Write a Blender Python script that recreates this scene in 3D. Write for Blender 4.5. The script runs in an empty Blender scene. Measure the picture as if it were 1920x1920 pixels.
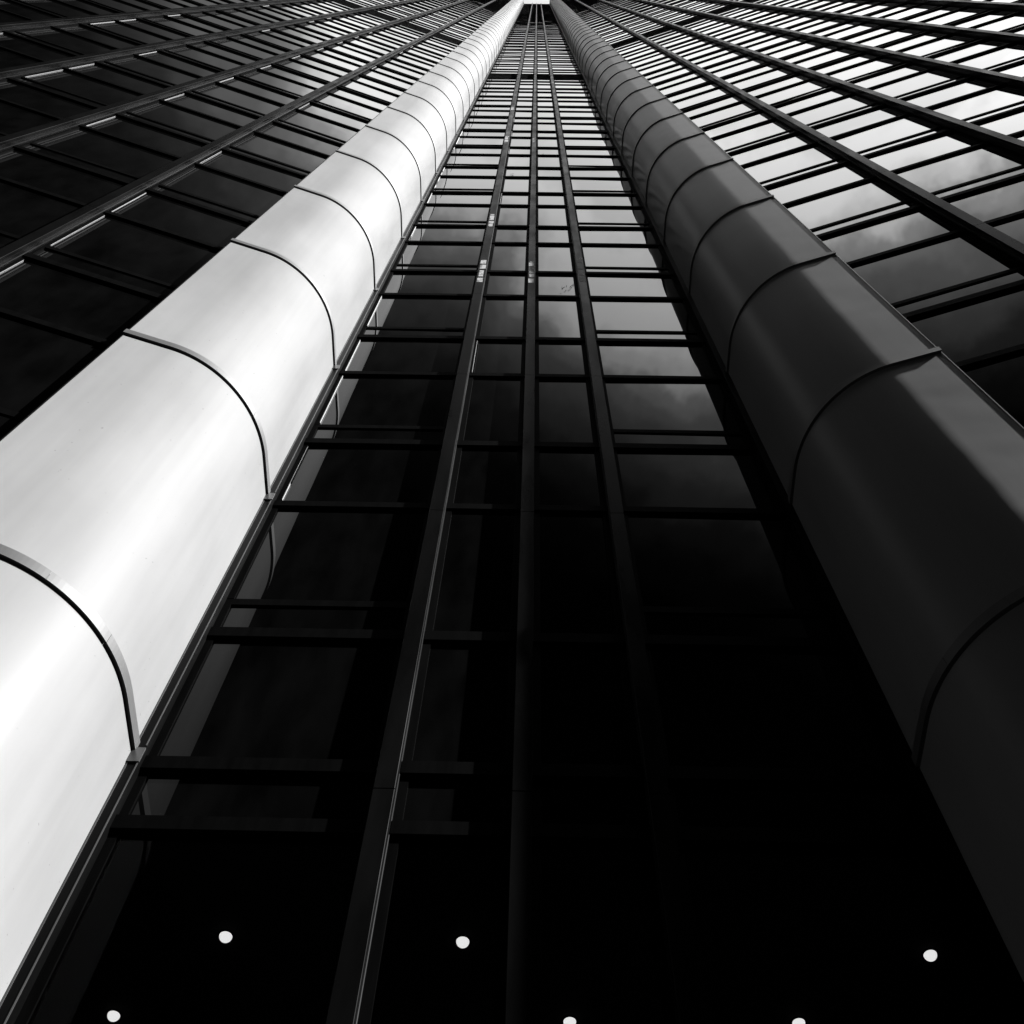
import bpy, math, random
from mathutils import Vector, Matrix
R = random.Random(7)
C = bpy.context.scene.collection
sc = bpy.context.scene

# ---------------------------------------------------------------- camera
EYE = 1.6
FPX = 2200.0
# rows: world X, Y, Z seen in camera coordinates (right, up, forward)
MC = ((0.9997613939849431, -0.017012764278416467, -0.013701129474983514),
      (-0.009805654866108043, -0.9100151198648488, 0.41445908211789934),
      (0.019519329648581614, 0.41422584114100364, 0.909964806078289))
cam = bpy.data.cameras.new('camera')
cam.sensor_width = 36.0
cam.lens = 36.0 * FPX / 1920.0
cam.clip_start = 0.05
cam.clip_end = 5000.0
cam_o = bpy.data.objects.new('camera', cam)
C.objects.link(cam_o)
cam_o.matrix_world = Matrix(((MC[0][0], MC[0][1], -MC[0][2], 0.0),
                             (MC[1][0], MC[1][1], -MC[1][2], 0.0),
                             (MC[2][0], MC[2][1], -MC[2][2], EYE),
                             (0, 0, 0, 1)))
sc.camera = cam_o

# ---------------------------------------------------------------- light
SUN_AZ = math.radians(22)      # from the facade line (+x) towards the viewer's side (-y)
SUN_EL = math.radians(39)
sdir = Vector((math.cos(SUN_AZ) * math.cos(SUN_EL), -math.sin(SUN_AZ) * math.cos(SUN_EL), math.sin(SUN_EL)))
sun = bpy.data.lights.new('sun', 'SUN')
sun.energy = 4.5
sun.angle = math.radians(0.6)
sun.color = (1.0, 1.0, 1.0)    # a black and white photograph
sun_o = bpy.data.objects.new('sun', sun)
C.objects.link(sun_o)
sun_o.rotation_euler = (-sdir).to_track_quat('-Z', 'Y').to_euler()

w = bpy.data.worlds.new("World")
sc.world = w
w.use_nodes = True
nt = w.node_tree
N, L = nt.nodes, nt.links
bg = N['Background']
sky = N.new('ShaderNodeTexSky')
sky.sky_type = 'NISHITA'
sky.sun_disc = False
sky.sun_elevation = SUN_EL
sky.sun_rotation = math.atan2(sdir.x, sdir.y)
bw = N.new('ShaderNodeRGBToBW')
L.new(sky.outputs[0], bw.inputs[0])
tc = N.new('ShaderNodeTexCoord')
dot = N.new('ShaderNodeVectorMath'); dot.operation = 'DOT_PRODUCT'
a = Vector((0.50, 0.65, 1.0)).normalized()   # axis of an added cloud mask, shaped to darken the lower pane reflections
dot.inputs[1].default_value = a
L.new(tc.outputs['Generated'], dot.inputs[0])
nz = N.new('ShaderNodeTexNoise')
nz.inputs['Scale'].default_value = 7.0
nz.inputs['Detail'].default_value = 5.0
nz.inputs['Roughness'].default_value = 0.55
L.new(tc.outputs['Generated'], nz.inputs['Vector'])
nm = N.new('ShaderNodeMath'); nm.operation = 'MULTIPLY_ADD'
nm.inputs[1].default_value = 0.17
L.new(nz.outputs['Fac'], nm.inputs[0])
L.new(dot.outputs['Value'], nm.inputs[2])
rp = N.new('ShaderNodeValToRGB')
rp.color_ramp.interpolation = 'EASE'
e = rp.color_ramp.elements
SKYRAMP = [(0.0, 0.0004), (0.46, 0.0012), (0.50, 0.005), (0.54, 0.018), (0.57, 0.045), (0.60, 0.09), (0.62, 0.14), (0.635, 0.23), (0.65, 0.48), (0.67, 0.68), (0.69, 0.70), (0.705, 0.58), (0.74, 0.64), (0.77, 0.37)]
SKYGAIN = 0.83
e[0].position, e[1].position = SKYRAMP[0][0], SKYRAMP[-1][0]
e[0].color = (SKYRAMP[0][1],) * 3 + (1,)
e[1].color = (SKYRAMP[-1][1],) * 3 + (1,)
for p_, v_ in SKYRAMP[1:-1]:
    q_ = e.new(p_); q_.color = (v_, v_, v_, 1)
sh = N.new('ShaderNodeMath'); sh.operation = 'SUBTRACT'; sh.inputs[1].default_value = 0.085
L.new(nm.outputs[0], sh.inputs[0])
L.new(sh.outputs[0], rp.inputs[0])
mx = N.new('ShaderNodeMath'); mx.operation = 'MULTIPLY'
L.new(bw.outputs[0], mx.inputs[0])
L.new(rp.outputs[0], mx.inputs[1])
mg = N.new('ShaderNodeMath'); mg.operation = 'MULTIPLY'; mg.inputs[1].default_value = SKYGAIN
L.new(mx.outputs[0], mg.inputs[0])
L.new(mg.outputs[0], bg.inputs['Color'])
bg.inputs['Strength'].default_value = 0.15

sc.view_settings.view_transform = 'Standard'
sc.view_settings.look = 'None'
sc.view_settings.exposure = 3.75
sc.view_settings.gamma = 1.0
sc.cycles.caustics_reflective = False
sc.cycles.caustics_refractive = False
sc.cycles.max_bounces = 8

# ---------------------------------------------------------------- materials
def g(v): return (v, v, v, 1)
def mat(name, base, rough=0.5, metal=0.0, ior=1.5, var=0.0, vscale=(1, 1, 1), bump=0.0, bscale=2.0, rvar=0.0, bdist=0.02):
    m = bpy.data.materials.new(name); m.use_nodes = True
    n, l = m.node_tree.nodes, m.node_tree.links
    b = n['Principled BSDF']
    b.inputs['Base Color'].default_value = g(base)
    b.inputs['Roughness'].default_value = rough
    b.inputs['Metallic'].default_value = metal
    b.inputs['IOR'].default_value = ior
    if var or rvar:
        t = n.new('ShaderNodeTexCoord'); mp = n.new('ShaderNodeMapping'); mp.inputs['Scale'].default_value = vscale
        l.new(t.outputs['Object'], mp.inputs[0])
        no = n.new('ShaderNodeTexNoise'); no.inputs['Scale'].default_value = 1.0; no.inputs['Detail'].default_value = 6.0
        l.new(mp.outputs[0], no.inputs['Vector'])
        if var:
            mr = n.new('ShaderNodeMapRange')
            mr.inputs['From Min'].default_value = 0.25; mr.inputs['From Max'].default_value = 0.75
            mr.inputs['To Min'].default_value = base * (1 - var); mr.inputs['To Max'].default_value = base * (1 + var)
            l.new(no.outputs['Fac'], mr.inputs['Value']); l.new(mr.outputs[0], b.inputs['Base Color'])
        if rvar:
            m2 = n.new('ShaderNodeMapRange')
            m2.inputs['From Min'].default_value = 0.25; m2.inputs['From Max'].default_value = 0.75
            m2.inputs['To Min'].default_value = rough - rvar; m2.inputs['To Max'].default_value = rough + rvar
            l.new(no.outputs['Fac'], m2.inputs['Value']); l.new(m2.outputs[0], b.inputs['Roughness'])
    if bump:
        t = n.new('ShaderNodeTexCoord')
        no = n.new('ShaderNodeTexNoise'); no.inputs['Scale'].default_value = bscale; no.inputs['Detail'].default_value = 2.0
        l.new(t.outputs['Object'], no.inputs['Vector'])
        bp = n.new('ShaderNodeBump'); bp.inputs['Strength'].default_value = bump; bp.inputs['Distance'].default_value = bdist
        l.new(no.outputs['Fac'], bp.inputs['Height']); l.new(bp.outputs[0], b.inputs['Normal'])
    return m

M_PANEL = mat('painted_aluminium_panel', 0.0545, 0.55, 0.0, 1.06, var=0.12, vscale=(1.6, 1.6, 0.5), bump=0.28, bscale=1.3, rvar=0.10)
_b = M_PANEL.node_tree.nodes['Principled BSDF']
_n, _l = M_PANEL.node_tree.nodes, M_PANEL.node_tree.links
_src = _b.inputs['Base Color'].links[0].from_socket
_t = _n.new('ShaderNodeTexCoord')
def _noise(scale, detail, lo, hi, a, b):
    mp = _n.new('ShaderNodeMapping'); mp.inputs['Scale'].default_value = scale
    _l.new(_t.outputs['Object'], mp.inputs[0])
    no = _n.new('ShaderNodeTexNoise'); no.inputs['Scale'].default_value = 1.0; no.inputs['Detail'].default_value = detail
    _l.new(mp.outputs[0], no.inputs['Vector'])
    mr = _n.new('ShaderNodeMapRange')
    for k_, v_ in (('From Min', lo), ('From Max', hi), ('To Min', a), ('To Max', b)): mr.inputs[k_].default_value = v_
    _l.new(no.outputs['Fac'], mr.inputs['Value'])
    return mr.outputs[0]
_m1 = _n.new('ShaderNodeMath'); _m1.operation = 'MULTIPLY'
_l.new(_src, _m1.inputs[0]); _l.new(_noise((16, 16, .45), 6, .35, .70, 1.015, .965), _m1.inputs[1])   # rain streaks
_m2 = _n.new('ShaderNodeMath'); _m2.operation = 'MULTIPLY'
_l.new(_m1.outputs[0], _m2.inputs[0]); _l.new(_noise((34, 34, 26), 2, .75, .775, 1.0, .6), _m2.inputs[1])   # specks of dirt
_l.new(_m2.outputs[0], _b.inputs['Base Color'])
_b.inputs['Coat Weight'].default_value = 0.7
_b.inputs['Coat IOR'].default_value = 1.06
_b.inputs['Coat Roughness'].default_value = 0.27
M_COLLAR = mat('bare_aluminium', 0.018, 0.55, 0.3, 1.2, var=0.15, vscale=(3, 3, 3))
M_BRONZE = mat('dark_bronze_anodised', 0.00022, 0.35, 0.0, 1.10, var=0.3, vscale=(6, 6, 0.8), rvar=0.08)
M_CAP = mat('bronze_cap', 0.0007, 0.30, 0.0, 1.045, var=0.35, vscale=(5, 5, 1.2), rvar=0.1)
M_BAR = mat('transom_bronze', 0.0003, 0.55, 0.0, 1.03, var=0.5, vscale=(18, 18, 2))
M_LIP = mat('polished_lip', 0.010, 0.35, 0.2, 1.5, var=0.3, vscale=(6, 6, 2))
M_SEAL = mat('pale_sealant', 0.014, 0.7, 0.0, 1.5, var=0.2, vscale=(9, 9, 9))
M_GLINT = mat('glint_paint', 0.030, 0.6, 0.0, 1.5, var=1.0, vscale=(28, 28, 14))  # light reflected onto the mullion caps, painted as pale mottled colour
for n_ in M_GLINT.node_tree.nodes:
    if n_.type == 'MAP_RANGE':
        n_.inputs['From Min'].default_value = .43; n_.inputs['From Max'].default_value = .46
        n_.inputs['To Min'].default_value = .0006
M_LOUVRE = mat('black_louvre', 0.0006, 0.7, 0.0, 1.04)
M_BACK = mat('matt_black_inside', 0.004, 0.95, 0.0, 1.2)
M_ROOM = mat('dark_lobby', 0.006, 0.9, 0.0, 1.2)
M_GROUND = mat('plaza_paving', 0.005, 0.8, 0.0, 1.4, var=0.3, vscale=(1.5, 1.5, 1.5))

def glass(name, clear=False, ior=1.45):
    m = bpy.data.materials.new(name); m.use_nodes = True
    n, l = m.node_tree.nodes, m.node_tree.links
    out = n['Material Output']; pr = n['Principled BSDF']
    t = n.new('ShaderNodeTexCoord')
    no = n.new('ShaderNodeTexNoise'); no.inputs['Scale'].default_value = 0.9; no.inputs['Detail'].default_value = 1.0
    l.new(t.outputs['Object'], no.inputs['Vector'])
    bp = n.new('ShaderNodeBump'); bp.inputs['Strength'].default_value = 0.10; bp.inputs['Distance'].default_value = 0.01
    l.new(no.outputs['Fac'], bp.inputs['Height'])
    # a film of city dust
    mp = n.new('ShaderNodeMapping'); mp.inputs['Scale'].default_value = (5, 5, 1.6)
    l.new(t.outputs['Object'], mp.inputs[0])
    n2 = n.new('ShaderNodeTexNoise'); n2.inputs['Scale'].default_value = 1.0; n2.inputs['Detail'].default_value = 8.0
    l.new(mp.outputs[0], n2.inputs['Vector'])
    mr = n.new('ShaderNodeMapRange')
    mr.inputs['From Min'].default_value = 0.3; mr.inputs['From Max'].default_value = 0.7
    mr.inputs['To Min'].default_value = 0.0002; mr.inputs['To Max'].default_value = 0.0006
    l.new(n2.outputs['Fac'], mr.inputs['Value'])
    if not clear:
        l.new(mr.outputs[0], pr.inputs['Base Color'])
        pr.inputs['Roughness'].default_value = 0.012
        pr.inputs['IOR'].default_value = ior
        l.new(bp.outputs[0], pr.inputs['Normal'])
    else:
        fr = n.new('ShaderNodeFresnel'); fr.inputs['IOR'].default_value = 1.10
        gl = n.new('ShaderNodeBsdfGlossy'); gl.inputs['Roughness'].default_value = 0.012
        tr = n.new('ShaderNodeBsdfTransparent'); tr.inputs['Color'].default_value = g(0.6)
        ms = n.new('ShaderNodeMixShader')
        l.new(fr.outputs[0], ms.inputs[0]); l.new(tr.outputs[0], ms.inputs[1]); l.new(gl.outputs[0], ms.inputs[2])
        l.new(ms.outputs[0], out.inputs['Surface'])
    return m
M_GLASS = glass('smoked_glass')
M_GLASS_S = glass('recessed_smoked_glass', ior=1.165)
M_CLEAR = glass('lobby_glass', True)

def emit(name, s):
    m = bpy.data.materials.new(name); m.use_nodes = True
    b = m.node_tree.nodes['Principled BSDF']
    b.inputs['Base Color'].default_value = g(0.8)
    b.inputs['Emission Color'].default_value = g(1.0)
    b.inputs['Emission Strength'].default_value = s
    return m
M_LAMP = emit('lit_lamp_lens', .095)

# ---------------------------------------------------------------- mesh helpers
class MB:
    def __init__(s): s.v = []; s.f = []
    def add(s, vs, fs):
        o = len(s.v); s.v += [tuple(v) for v in vs]; s.f += [tuple(i + o for i in f) for f in fs]
    def hexa(s, p):   # 8 points: bottom ring 0-3 (ccw from above), top ring 4-7
        s.add(p, [(3, 2, 1, 0), (4, 5, 6, 7), (0, 1, 5, 4), (1, 2, 6, 5), (2, 3, 7, 6), (3, 0, 4, 7)])
    def prism(s, poly, z0, z1, cap=True):
        n = len(poly)
        vs = [(x, y, z0) for x, y in poly] + [(x, y, z1) for x, y in poly]
        fs = [(i, (i + 1) % n, n + (i + 1) % n, n + i) for i in range(n)]
        if cap: fs += [tuple(range(n - 1, -1, -1)), tuple(range(n, 2 * n))]
        s.add(vs, fs)
    def build(s, name, m, parent=None, smooth=False):
        me = bpy.data.meshes.new(name)
        me.from_pydata(s.v, [], s.f); me.update()
        if m: me.materials.append(m)
        if smooth:
            for p in me.polygons: p.use_smooth = True
        o = bpy.data.objects.new(name, me); C.objects.link(o)
        if parent: o.parent = parent
        return o
def tag(o, label=None, cat=None, group=None, kind=None):
    if label: o['label'] = label
    if cat: o['category'] = cat
    if group: o['group'] = group
    if kind: o['kind'] = kind
    return o

# ---------------------------------------------------------------- the frame of the building (x, y on plan; z above the eye + EYE)
H = 3.42
Z0 = 51.06 + EYE          # level line 0, the underside of the black plant floor
def zk(k): return Z0 - H * k
TOP = 209.5 + EYE
KTOP = -45                # highest storey of windows
KLOW = 13                 # lowest full storey line
class Plane:
    """facade plane: origin o, unit direction t along it, unit normal n pointing into the building"""
    def __init__(s, o, t, n): s.o, s.t, s.n = Vector(o), Vector(t).normalized(), Vector(n).normalized()
    def p(s, u, d, z):
        q = s.o + s.t * u + s.n * d
        return (q.x, q.y, z)
    def box(s, mb, u0, u1, d0, d1, z0, z1, tilt=(0, 0)):
        pts = []
        for z in (z0, z1):
            for (u, d) in ((u0, d0), (u1, d0), (u1, d1), (u0, d1)):
                dd = d + tilt[0] * (u - (u0 + u1) / 2) + tilt[1] * (z - (z0 + z1) / 2)
                pts.append(s.p(u, dd, z))
        if (s.t.x * s.n.y - s.t.y * s.n.x) < 0:
            pts = [pts[i] for i in (3, 2, 1, 0, 7, 6, 5, 4)]
        mb.hexa(pts)
STRIP = Plane((0, 3.866), (1, 0), (0, 1))
DW = 0.113                # depth of the wing mullions in front of the wing glass
aR, XR, DR, WR = 0.3147, 3.0498, 2.5654, 1.4192
aL, XL, DL, WL = 0.3045, 2.9721, 2.5145, 1.4772
RIGHT = Plane((XR + DW * math.sin(aR), DR + DW * math.cos(aR)), (math.cos(aR), -math.sin(aR)), (math.sin(aR), math.cos(aR)))
LEFT = Plane((-XL - DW * math.sin(aL), DL + DW * math.cos(aL)), (-math.cos(aL), -math.sin(aL)), (-math.sin(aL), math.cos(aL)))
NB = 8

tower = bpy.data.objects.new('tower', None); C.objects.link(tower)
tag(tower, 'black glass skyscraper with two rounded metal pillars beside a recessed strip of windows', 'skyscraper')

# ---- ground
mb = MB(); mb.add([(-3000, -3000, 0), (3000, -3000, 0), (3000, 3000, 0), (-3000, 3000, 0)], [(0, 1, 2, 3)])
tag(mb.build('ground', M_GROUND), kind='structure')

# ---- pillars
def pillar_profile(side):
    """plan curve from the strip glass round to the outer edge, then back to the wing glass"""
    cx, cy = 2.10, (2.79 if side < 0 else 2.835)
    tx, ty = 0.954, -0.30
    l = math.hypot(tx, ty); tx, ty = tx / l, ty / l
    turn = math.acos(-ty * 1.0 * -1.0) if False else math.acos(max(-1, min(1, 0 * tx + -1 * ty)))
    Rr = 0.92
    tl = Rr * math.tan(turn / 2)
    s = (cx, cy + tl)
    cen = (cx + Rr, cy + tl)
    pts = [(cx, 3.95), (cx, 3.75)]
    nseg = 40
    for i in range(nseg + 1):
        a_ = turn * i / nseg
        pts.append((cen[0] - Rr * math.cos(a_), cen[1] - Rr * math.sin(a_)))
    ex = 3.075
    ey = cy + (ex - cx) * ty / tx
    pts.append((ex, ey))
    return [(side * x, y) for x, y in pts]
def offset_curve(pts, d, side):
    out = []
    n = len(pts)
    for i in range(n):
        a_ = Vector(pts[max(i - 1, 0)]); b_ = Vector(pts[min(i + 1, n - 1)])
        t_ = (b_ - a_).normalized()
        nrm = Vector((t_.y, -t_.x)) * (1 if side > 0 else -1)   # towards the outside
        # outside is towards smaller |x| / smaller y
        out.append((pts[i][0] + nrm.x * d, pts[i][1] + nrm.y * d))
    return out
ZH = lambda k: zk(k) - 1.45      # level of the collars and of the middle transoms
def make_pillar(side, lab):
    prof = pillar_profile(side)
    test = offset_curve(prof, 0.1, side)
    sg = 1 if abs(test[1][0]) < abs(prof[1][0]) else -1
    off = lambda d: offset_curve(prof, d * sg, side)
    pl = RIGHT if side > 0 else LEFT
    e_ = Vector(prof[-1])
    back = (e_ + pl.n * 0.34)
    mb = MB()
    levels = [0.0] + sorted(ZH(k) for k in range(KTOP - 1, 15)) + [TOP + 1.5]
    levels = [z for z in levels if 0 <= z]
    gap = 0.009
    sk = off(0)
    inner = off(-0.02)
    def ring(curve, z): return [(x, y, z) for x, y in curve]
    for i in range(len(levels) - 1):
        zb, zt = levels[i], levels[i + 1] - (gap if i < len(levels) - 2 else 0)
        n = len(sk) + 1
        c = sk + [tuple(back)]
        vs = ring(c, zb) + ring(c, zt)
        fs = [(j, j + 1, n + j + 1, n + j) for j in range(n - 1)]
        if side > 0: fs = [f[::-1] for f in fs]
        mb.add(vs, fs)
    # dark core behind the open joints
    core = MB()
    n = len(inner) + 1
    c = inner + [tuple(Vector(inner[-1]) + pl.n * 0.3)]
    vs = ring(c, 0.0) + ring(c, TOP + 1.4)
    fs = [(j, j + 1, n + j + 1, n + j) for j in range(n - 1)]
    if side > 0: fs = [f[::-1] for f in fs]
    core.add(vs, fs)
    # top plate
    po = mb.build('rounded_pillar', M_PANEL, tower)
    for p in po.data.polygons: p.use_smooth = True
    po.data.set_sharp_from_angle(angle=math.radians(25))
    tag(po, lab)
    core.build('joint_backing', M_BACK, po)
    # collars
    rest = MB()
    for idx, k in enumerate(range(14, KTOP - 2, -1)):
        z = ZH(k)
        if z < 0.5: continue
        m2 = MB() if idx < 42 else rest
        h1 = 0.082
        pr = 0.020
        # split into three pieces with hairline joints
        nn = len(prof)
        cuts = [0, 14, 29, nn - 1]
        for a0, a1 in zip(cuts[:-1], cuts[1:]):
            o1 = off(pr)[a0:a1 + 1]; o0 = off(-0.01)[a0:a1 + 1]
            if a1 != nn - 1:
                o1[-1] = (o1[-1][0] * .93 + o1[-2][0] * .07, o1[-1][1] * .93 + o1[-2][1] * .07)
                o0[-1] = (o0[-1][0] * .93 + o0[-2][0] * .07, o0[-1][1] * .93 + o0[-2][1] * .07)
            else:
                o1[-1] = (o1[-1][0] + pl.t.x * .012, o1[-1][1] + pl.t.y * .012)
            m = len(o1)
            vs = [(x, y, z) for x, y in o1] + [(x, y, z + h1) for x, y in o1] + [(x, y, z + h1) for x, y in o0] + [(x, y, z) for x, y in o0]
            fs = []
            for r_ in range(4):
                s_ = (r_ + 1) % 4
                for j in range(m - 1):
                    fs.append((r_ * m + j, r_ * m + j + 1, s_ * m + j + 1, s_ * m + j))
            fs += [(0, m, 2 * m, 3 * m), (m - 1, 4 * m - 1, 3 * m - 1, 2 * m - 1)]
            if side > 0: fs = [f[::-1] for f in fs]
            m2.add(vs, fs)
        if m2 is not rest: m2.build('collar', M_COLLAR, po)
    tag(rest.build('collars', M_COLLAR, po), kind='stuff')
    # outer edge trim
    tr = MB()
    q = Vector(prof[-1])
    a_ = q + pl.t * 0.001; b_ = q + pl.t * 0.009
    poly = [a_ - pl.n * 0.004, b_ - pl.n * 0.004, b_ + pl.n * 0.05, a_ + pl.n * 0.05]
    if side < 0: poly = poly[::-1]
    tr.prism([(v.x, v.y) for v in poly], 0, TOP + 1.4)
    tr.build('edge_trim', M_LIP if side > 0 else M_BRONZE, po)
    return po
make_pillar(-1, 'left rounded pillar, pale metal panels in full light')
make_pillar(1, 'right rounded pillar, the same panels in deep shade')

# ---- mullions
def prof_ext(mb, pl, uc, prof, z0, z1):
    pts = [pl.p(uc + u, d, 0)[:2] for u, d in prof]
    area = sum(pts[i][0] * pts[(i + 1) % len(pts)][1] - pts[(i + 1) % len(pts)][0] * pts[i][1] for i in range(len(pts)))
    if area < 0: pts = pts[::-1]
    mb.prism(pts, z0, z1)
JOINT = 0.02
def mullion(pl, uc, wid, dep, label=None, seal=None, patches=()):
    hw = wid / 2
    body = MB()
    # stepped section: glazing base, neck, body with two grooves
    sec = [(-hw * 1.0, 0.03), (-hw, -0.030), (-hw * .86, -0.034), (-hw * .86, -0.05), (-hw, -0.054), (-hw, -dep * .62), (-hw * .88, -dep * .64),
           (-hw * .88, -dep * .70), (-hw, -dep * .72), (-hw, -dep + .034),
           (hw, -dep + .034), (hw, -dep * .72), (hw * .88, -dep * .70), (hw * .88, -dep * .64), (hw, -dep * .62), (hw, -0.054), (hw * .86, -0.05),
           (hw * .86, -0.034), (hw, -0.030), (hw, 0.03)]
    prof_ext(body, pl, uc, sec, 0, TOP)
    mo = body.build('mullion', M_BRONZE, tower)
    if label: tag(mo, label)
    cap = MB()
    cs = [(-hw * 1.03, -dep + .028), (-hw * 1.03, -dep + .003), (-hw * .98, -dep), (hw * .98, -dep), (hw * 1.03, -dep + .003), (hw * 1.03, -dep + .028)]
    zs = [0.0] + sorted(zk(k) - 1.78 for k in range(KTOP - 1, 15) if zk(k) - 1.78 > 0.3) + [TOP]
    for a_, b_ in zip(zs[:-1], zs[1:]):
        prof_ext(cap, pl, uc, cs, a_ + 0.004, b_ - 0.004)
    cap.build('mullion_cap', M_CAP, mo)
    if seal:
        sgn, kmax, fine = seal
        for k in range(13, 13 - kmax, -1):
            for which, (za, zb) in enumerate(((zk(k) + .42, ZH(k - 1) - .10), (ZH(k) + .06, zk(k) - .19))):
                if R.random() < (0.85 if which == 0 else 0.30): continue
                n = R.choice((1, 2, 3))
                cuts = sorted([za, zb] + [R.uniform(za, zb) for _ in range(n)])
                sl = MB()
                for c0, c1 in zip(cuts[:-1], cuts[1:]):
                    wd = fine * R.uniform(.3, 1.1)
                    u0 = uc + sgn * (hw + .026)
                    u1 = u0 + sgn * wd
                    pl.box(sl, min(u0, u1), max(u0, u1), -.0165 if fine > .005 else -.004, .002, c0, c1)
                sl.build('sealant_strip', M_SEAL, mo)
    for (zc, hh, seed) in patches:  # spots of reflected light on the cap, put in as pale quads
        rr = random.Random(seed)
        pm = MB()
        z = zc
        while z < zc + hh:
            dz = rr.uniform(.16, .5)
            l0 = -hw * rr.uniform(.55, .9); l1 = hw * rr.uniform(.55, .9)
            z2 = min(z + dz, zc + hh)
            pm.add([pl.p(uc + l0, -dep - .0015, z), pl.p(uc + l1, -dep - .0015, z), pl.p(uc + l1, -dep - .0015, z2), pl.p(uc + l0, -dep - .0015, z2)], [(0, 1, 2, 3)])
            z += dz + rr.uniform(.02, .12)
        pm.build('painted_glint', M_GLINT, mo)
    return mo
zz = lambda z: z + EYE
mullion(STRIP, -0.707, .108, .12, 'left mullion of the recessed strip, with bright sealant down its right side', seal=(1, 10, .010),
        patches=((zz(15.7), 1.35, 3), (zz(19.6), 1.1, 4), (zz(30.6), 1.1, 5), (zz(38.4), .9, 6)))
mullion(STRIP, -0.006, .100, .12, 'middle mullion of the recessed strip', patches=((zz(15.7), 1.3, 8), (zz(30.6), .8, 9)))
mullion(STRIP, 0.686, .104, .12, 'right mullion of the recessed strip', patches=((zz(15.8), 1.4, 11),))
for n in range(1, NB + 1):
    mullion(RIGHT, n * WR - .052, .104, DW)
    mullion(LEFT, n * WL - .0465, .093, DW, seal=(-1, 12, .0024) if n < 5 else None)
# edge frames of the strip beside the pillars, with their bright lips
for s_ in (-1, 1):
    fr = MB()
    STRIP.box(fr, min(s_ * 2.098, s_ * 2.035), max(s_ * 2.098, s_ * 2.035), -.075, .03, 0, TOP)
    fo = fr.build('edge_frame', M_BRONZE, tower)
    if s_ < 0:
        lp = MB()
        for k in range(14, KTOP, -1):
            z1 = min(ZH(k - 1) - .06, TOP); z0 = max(ZH(k) + .05, 0)
            STRIP.box(lp, -2.041, -2.034, -.079, -.0755, z0, z1)
            STRIP.box(lp, -2.097, -2.089, -.079, -.0755, z0, z1)
            STRIP.box(lp, -2.099, -2.03, -.086, -.0765, ZH(k) - .10, ZH(k) + .02)
        lp.build('bright_lip', M_LIP, fo)
        for k in range(13, 4, -1):
            for (za, zb) in ((zk(k) + .42, ZH(k - 1) - .12), (ZH(k) + .06, zk(k) - .22)):
                if R.random() < .25: continue
                sl = MB(); c = za
                while c < zb:
                    c1 = min(zb, c + R.uniform(.2, .9))
                    u0 = -2.035 + .045
                    STRIP.box(sl, u0, u0 + R.uniform(.002, .007), -.014, .002, c, c1)
                    c = c1
                sl.build('sealant_strip', M_SEAL, fo)

# ---- windows
bays = []
edges = [-2.035, -0.762, -0.652, -0.057, 0.045, 0.633, 0.739, 2.035]
for i in range(0, 8, 2):
    bays.append((STRIP, edges[i], edges[i + 1], i in (0, 6), 's'))
for n in range(NB):
    u0 = -.15 if n == 0 else n * WR + .001
    bays.append((RIGHT, u0, (n + 1) * WR - .105, True, 'r'))
    u0 = -.15 if n == 0 else n * WL + .001
    bays.append((LEFT, u0, (n + 1) * WL - .094, True, 'l'))
def project(p):
    d = (p[0], p[1], p[2] - EYE)
    c = [sum(d[r] * MC[r][i] for r in range(3)) for i in range(3)]
    if c[2] < .2: return None
    return (960 + FPX * c[0] / c[2], 960 - FPX * c[1] / c[2])
def pil_hide(pl, u, side):
    return False
def area_in_frame(pl, u0, u1, z0, z1):
    # sample a grid of points and sum the visible cell areas
    a_ = 0
    n = 5
    cells = {}
    for i in range(n + 1):
        for j in range(n + 1):
            cells[i, j] = project(pl.p(u0 + (u1 - u0) * i / n, 0, z0 + (z1 - z0) * j / n))
    for i in range(n):
        for j in range(n):
            q = [cells[i, j], cells[i + 1, j], cells[i + 1, j + 1], cells[i, j + 1]]
            if None in q: continue
            cx = sum(p[0] for p in q) / 4; cy = sum(p[1] for p in q) / 4
            if not (0 < cx < 1920 and 0 < cy < 1920): continue
            # hidden behind the pillars?
            V = (1007, -41)
            t_ = (cx - V[0]) / (cy - V[1])
            if pl is RIGHT and t_ < 1.07: continue
            if pl is LEFT and t_ > -1.135: continue
            a_ += abs(sum(q[m][0] * q[(m + 1) % 4][1] - q[(m + 1) % 4][0] * q[m][1] for m in range(4))) / 2
    return a_
NOWIN = (0, -1)   # storey of the plant floor
cand = []
for bi, (pl, u0, u1, wide, nm) in enumerate(bays):
    for k in range(KLOW, KTOP, -1):
        if -1.2 < k < 0: continue
        cand.append((area_in_frame(pl, u0, u1, zk(k) - .15, zk(k - 1) - .15), bi, k))
cand.sort(reverse=True)
single = {(b, k) for a_, b, k in cand[:100] if a_ > 0}
BANDZ0, BANDZ1 = zz(51.95), zz(55.05)
LOUVZ = zz(150.0)
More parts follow.
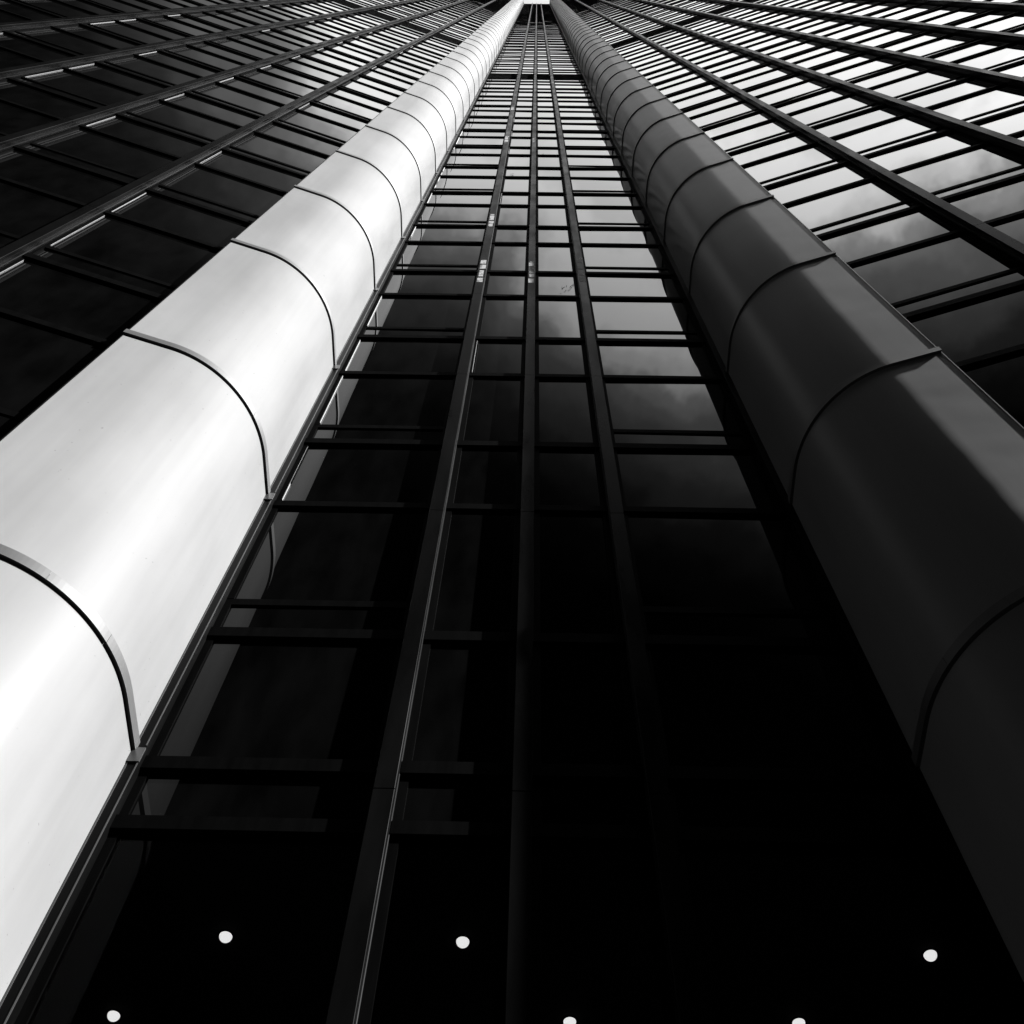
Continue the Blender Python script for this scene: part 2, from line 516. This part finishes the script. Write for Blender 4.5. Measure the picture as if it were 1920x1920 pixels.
def window_parts(fr, panes, pl, u0, u1, wide, k):
    zb, zt = zk(k) - .15, zk(k - 1) - .15
    rr = random.Random(k * 131 + int(u0 * 977) + (3 if pl is LEFT else 5 if pl is RIGHT else 0))
    B = .04
    if k == 0: zt = BANDZ0      # shortened under the plant floor
    if k == -1: zb = BANDZ1
    j = .048 if pl is STRIP else .022
    # bars
    pB = .028
    bars = []
    if k == -1:
        bars.append((zb, zb + .06, .02))
        g0 = zb + .06
        zh = ZH(k - 1)
        zh = zk(k) + (H - 1.45)
    else:
        bars.append((zb, zb + .11, pB))
        g0 = zb + .11
    zh = zk(k - 1) - 1.45
    segs = []
    if wide and k != -1:
        segs.append((g0, zb + .44)); bars.append((zb + .44, zb + .52, .010)); g0 = zb + .52
    if zh - .08 > g0 + .2 and zh + .02 < zt - .2:
        segs.append((g0, zh - .085)); bars.append((zh - .085, zh + .01, .026)); segs.append((zh + .02, zt))
    else:
        segs.append((g0, zt))
    for (a_, b_, p_) in bars:
        pl.box(fr, u0 - .001, u1 + .001, -p_, B, a_, b_)
    for (a_, b_) in segs:
        pl.box(fr, u0, u0 + j, -.012, B, a_, b_)
        pl.box(fr, u1 - j, u1, -.012, B, a_, b_)
    for (a_, b_) in segs:
        m = panes if isinstance(panes, MB) else MB()
        if a_ < 0.5 and False: continue
        tl = (rr.gauss(0, .0026), rr.gauss(0, .0018))
        pl.box(m, u0 + j - .004, u1 - j + .004, .004, .014, a_ - .002, b_ + .002, tl)
        if not isinstance(panes, MB): panes.append(m)
rest_f, rest_p, rest_s = MB(), MB(), MB()
for bi, (pl, u0, u1, wide, nm) in enumerate(bays):
    for k in range(KLOW, KTOP, -1):
        if zk(k) > LOUVZ: continue
        if k == KLOW + 1: continue
        if (bi, k) in single:
            fr = MB(); ps = []
            window_parts(fr, ps, pl, u0, u1, wide, k)
            fo = fr.build('window', M_BAR, tower)
            for m in ps: m.build('pane', M_GLASS_S if pl is STRIP else M_GLASS, fo)
        else:
            window_parts(rest_f, rest_s if pl is STRIP else rest_p, pl, u0, u1, wide, k)
rf = tag(rest_f.build('windows', M_BAR, tower), kind='stuff')
tag(rest_p.build('panes', M_GLASS, rf), kind='stuff')
tag(rest_s.build('panes', M_GLASS_S, rf), kind='stuff')
# dried smears on three of the narrow panes
M_SMEAR = mat('dried_smear', 0.0025, 0.9, 0.0, 1.05)
for (ux, z0_, wd, n_, sd) in ((.47, zz(15.85), .16, 16, 2), (-.50, zz(26.0), .07, 14, 5), (-.30, zz(29.2), .16, 12, 7), (.22, zz(29.3), .06, 6, 9)):
    rr = random.Random(sd); m = MB()
    for i in range(n_):
        u = ux + rr.uniform(-wd, wd) * .6; z = z0_ + rr.uniform(-.16, .16) + (u - ux) * 1.2
        du = rr.uniform(.003, .010); dz = rr.uniform(.03, .14); sk_ = rr.uniform(-.01, .05)
        m.add([STRIP.p(u, .0015, z), STRIP.p(u + du, .0015, z), STRIP.p(u + du * .6 + sk_, .0015, z + dz), STRIP.p(u + sk_, .0015, z + dz)], [(0, 1, 2, 3)])
    m.build('dried_smear', M_SMEAR, tower)
# lobby storey: from the ground to the lowest storey line
ZL1 = zk(KLOW) - .15            # underside of the lowest full window
ZLM = ZH(KLOW)                  # collar level transom
ZLT = zz(4.68)
for (pl, u0, u1, wide, nm) in bays:
    fr = MB()
    j = .048 if pl is STRIP else .022
    pl.box(fr, u0, u1, -.034, .04, ZLM - .085, ZLM + .02)
    pl.box(fr, u0, u1, -.034, .04, ZLT - .10, ZLT)
    for (a_, b_) in ((ZLM + .02, ZL1), (ZLT, ZLM - .085), (0.1, ZLT - .10)):
        pl.box(fr, u0, u0 + j, -.012, .04, a_, b_)
        pl.box(fr, u1 - j, u1, -.012, .04, a_, b_)
    pl.box(fr, u0, u1, -.034, .04, 0, .1)
    fo = fr.build('lobby_window', M_BAR, tower)
    for (a_, b_, mt) in ((ZLM + .02, ZL1, M_GLASS_S if pl is STRIP else M_GLASS), (ZLT, ZLM - .085, M_GLASS_S if pl is STRIP else M_GLASS), (.1, ZLT - .1, M_CLEAR if pl is STRIP else M_GLASS)):
        m = MB()
        if mt is M_CLEAR:
            ua, ub = u0 + j - .004, u1 - j + .004
            m.add([pl.p(ua, .004, a_), pl.p(ub, .004, a_), pl.p(ub, .004, b_), pl.p(ua, .004, b_)], [(0, 1, 2, 3)])
        else:
            pl.box(m, u0 + j - .004, u1 - j + .004, .004, .014, a_ - .002, b_ + .002)
        m.build('pane', mt, fo)
# plant floor and crown louvres
for pl, u0, u1 in ((STRIP, -2.09, 2.09), (RIGHT, .0, NB * WR), (LEFT, .0, NB * WL)):
    b = MB()
    pl.box(b, u0, u1, .022, .12, BANDZ0 - .02, BANDZ1 + .02)
    z = BANDZ0
    while z < BANDZ1 - .1:
        pl.box(b, u0, u1, -.002, .03, z, z + .05); z += .19
    b.build('plant_floor_louvres', M_LOUVRE, tower)
    b = MB()
    pl.box(b, u0, u1, .022, .12, LOUVZ - H, TOP)
    z = LOUVZ
    while z < TOP - .1:
        pl.box(b, u0, u1, -.01, .03, z, z + .07); z += .55
    b.build('crown_louvres', M_LOUVRE, tower)
# dark wall closing the building behind the glass, above the lobby
wl = MB()
for pl, u0, u1 in ((STRIP, -2.6, 2.6), (RIGHT, -.25, NB * WR + .2), (LEFT, -.25, NB * WL + .2)):
    pl.box(wl, u0, u1, .20, .5, ZLT - .05 if pl is STRIP else 0, TOP - .05)
wl.build('wall', M_BACK, tower)
# end returns so that the wings have thickness
rt = MB()
for pl, W_ in ((RIGHT, WR), (LEFT, WL)):
    pl.box(rt, NB * W_ - .0, NB * W_ + .2, -.05, 14, 0, TOP)
rt.build('end_wall', M_BRONZE, tower)
# lobby room with its ceiling
CEIL = zz(4.6)
rm = MB()
def quad(mb, p): mb.add(p, [(0, 1, 2, 3)])
y0, y1, X = 3.93, 9.0, 4.6
quad(rm, [(-X, y1, 0), (X, y1, 0), (X, y1, CEIL), (-X, y1, CEIL)])
quad(rm, [(-X, y0, 0), (-X, y1, 0), (-X, y1, CEIL), (-X, y0, CEIL)])
quad(rm, [(X, y0, 0), (X, y1, 0), (X, y1, CEIL), (X, y0, CEIL)])
rm.build('lobby_wall', M_ROOM, tower)
# ceiling with round holes for the recessed lamps: a slab cut as a grid with octagonal openings
lamps = [(-1.53, 4.54, 'round ceiling spotlight behind the leftmost bay, the farther left of the two there'),
         (-0.30, 4.54, 'round ceiling spotlight between the left and middle mullions at the foot of the strip'),
         (2.11, 4.56, 'round ceiling spotlight in front of the shaded right pillar, rightmost of all'),
         (-2.19, 5.12, 'oval ceiling spotlight in the lower left corner beside the bright pillar'),
         (0.27, 5.09, 'round ceiling spotlight cut by the bottom edge, just right of the middle mullion'),
         (1.49, 5.06, 'round ceiling spotlight cut by the bottom edge, right of the right mullion')]
cm = MB()
HR = .034
quad(cm, [(-X, y0, CEIL), (-X, y1, CEIL), (X, y1, CEIL), (X, y0, CEIL)])
cm.build('lobby_ceiling', M_ROOM, tower)

# ---- the lamps themselves
def lamp(lx, ly, lab):
    o = bpy.data.objects.new('ceiling_spotlight', None); C.objects.link(o)
    o.location = (lx, ly, CEIL)
    tag(o, lab, 'ceiling light', 'lit ceiling spotlights behind the dark glass at the foot of the strip')
    n = 40
    ring = lambda r, z: [(r * math.cos(2 * math.pi * i / n), r * math.sin(2 * math.pi * i / n), z) for i in range(n)]
    tr = MB()
    vs = ring(HR + .001, -.0015) + ring(HR + .012, -.0015) + ring(HR + .012, -.0002) + ring(HR + .001, -.0002)
    fs = []
    for q in range(4):
        for i in range(n):
            i2 = (i + 1) % n
            fs.append((q * n + i, q * n + i2, ((q + 1) % 4) * n + i2, ((q + 1) % 4) * n + i))
    tr.add(vs, fs)
    tr.build('trim_ring', M_BAR, o, True)
    dm = MB(); rows_ = 10
    vs = []
    for q in range(rows_):
        a_ = math.pi / 2 * q / rows_
        vs += ring(HR * math.cos(a_), -.002 - HR * .96 * math.sin(a_))
    vs.append((0, 0, -.002 - HR * .96))
    fs = [(q * n + (i + 1) % n, q * n + i, (q + 1) * n + i, (q + 1) * n + (i + 1) % n) for q in range(rows_ - 1) for i in range(n)]
    fs += [((rows_ - 1) * n + (i + 1) % n, (rows_ - 1) * n + i, rows_ * n) for i in range(n)]
    dm.add(vs, fs)
    dm.build('dome', M_LAMP, o, True)
for lx, ly, lab in lamps: lamp(lx, ly, lab)
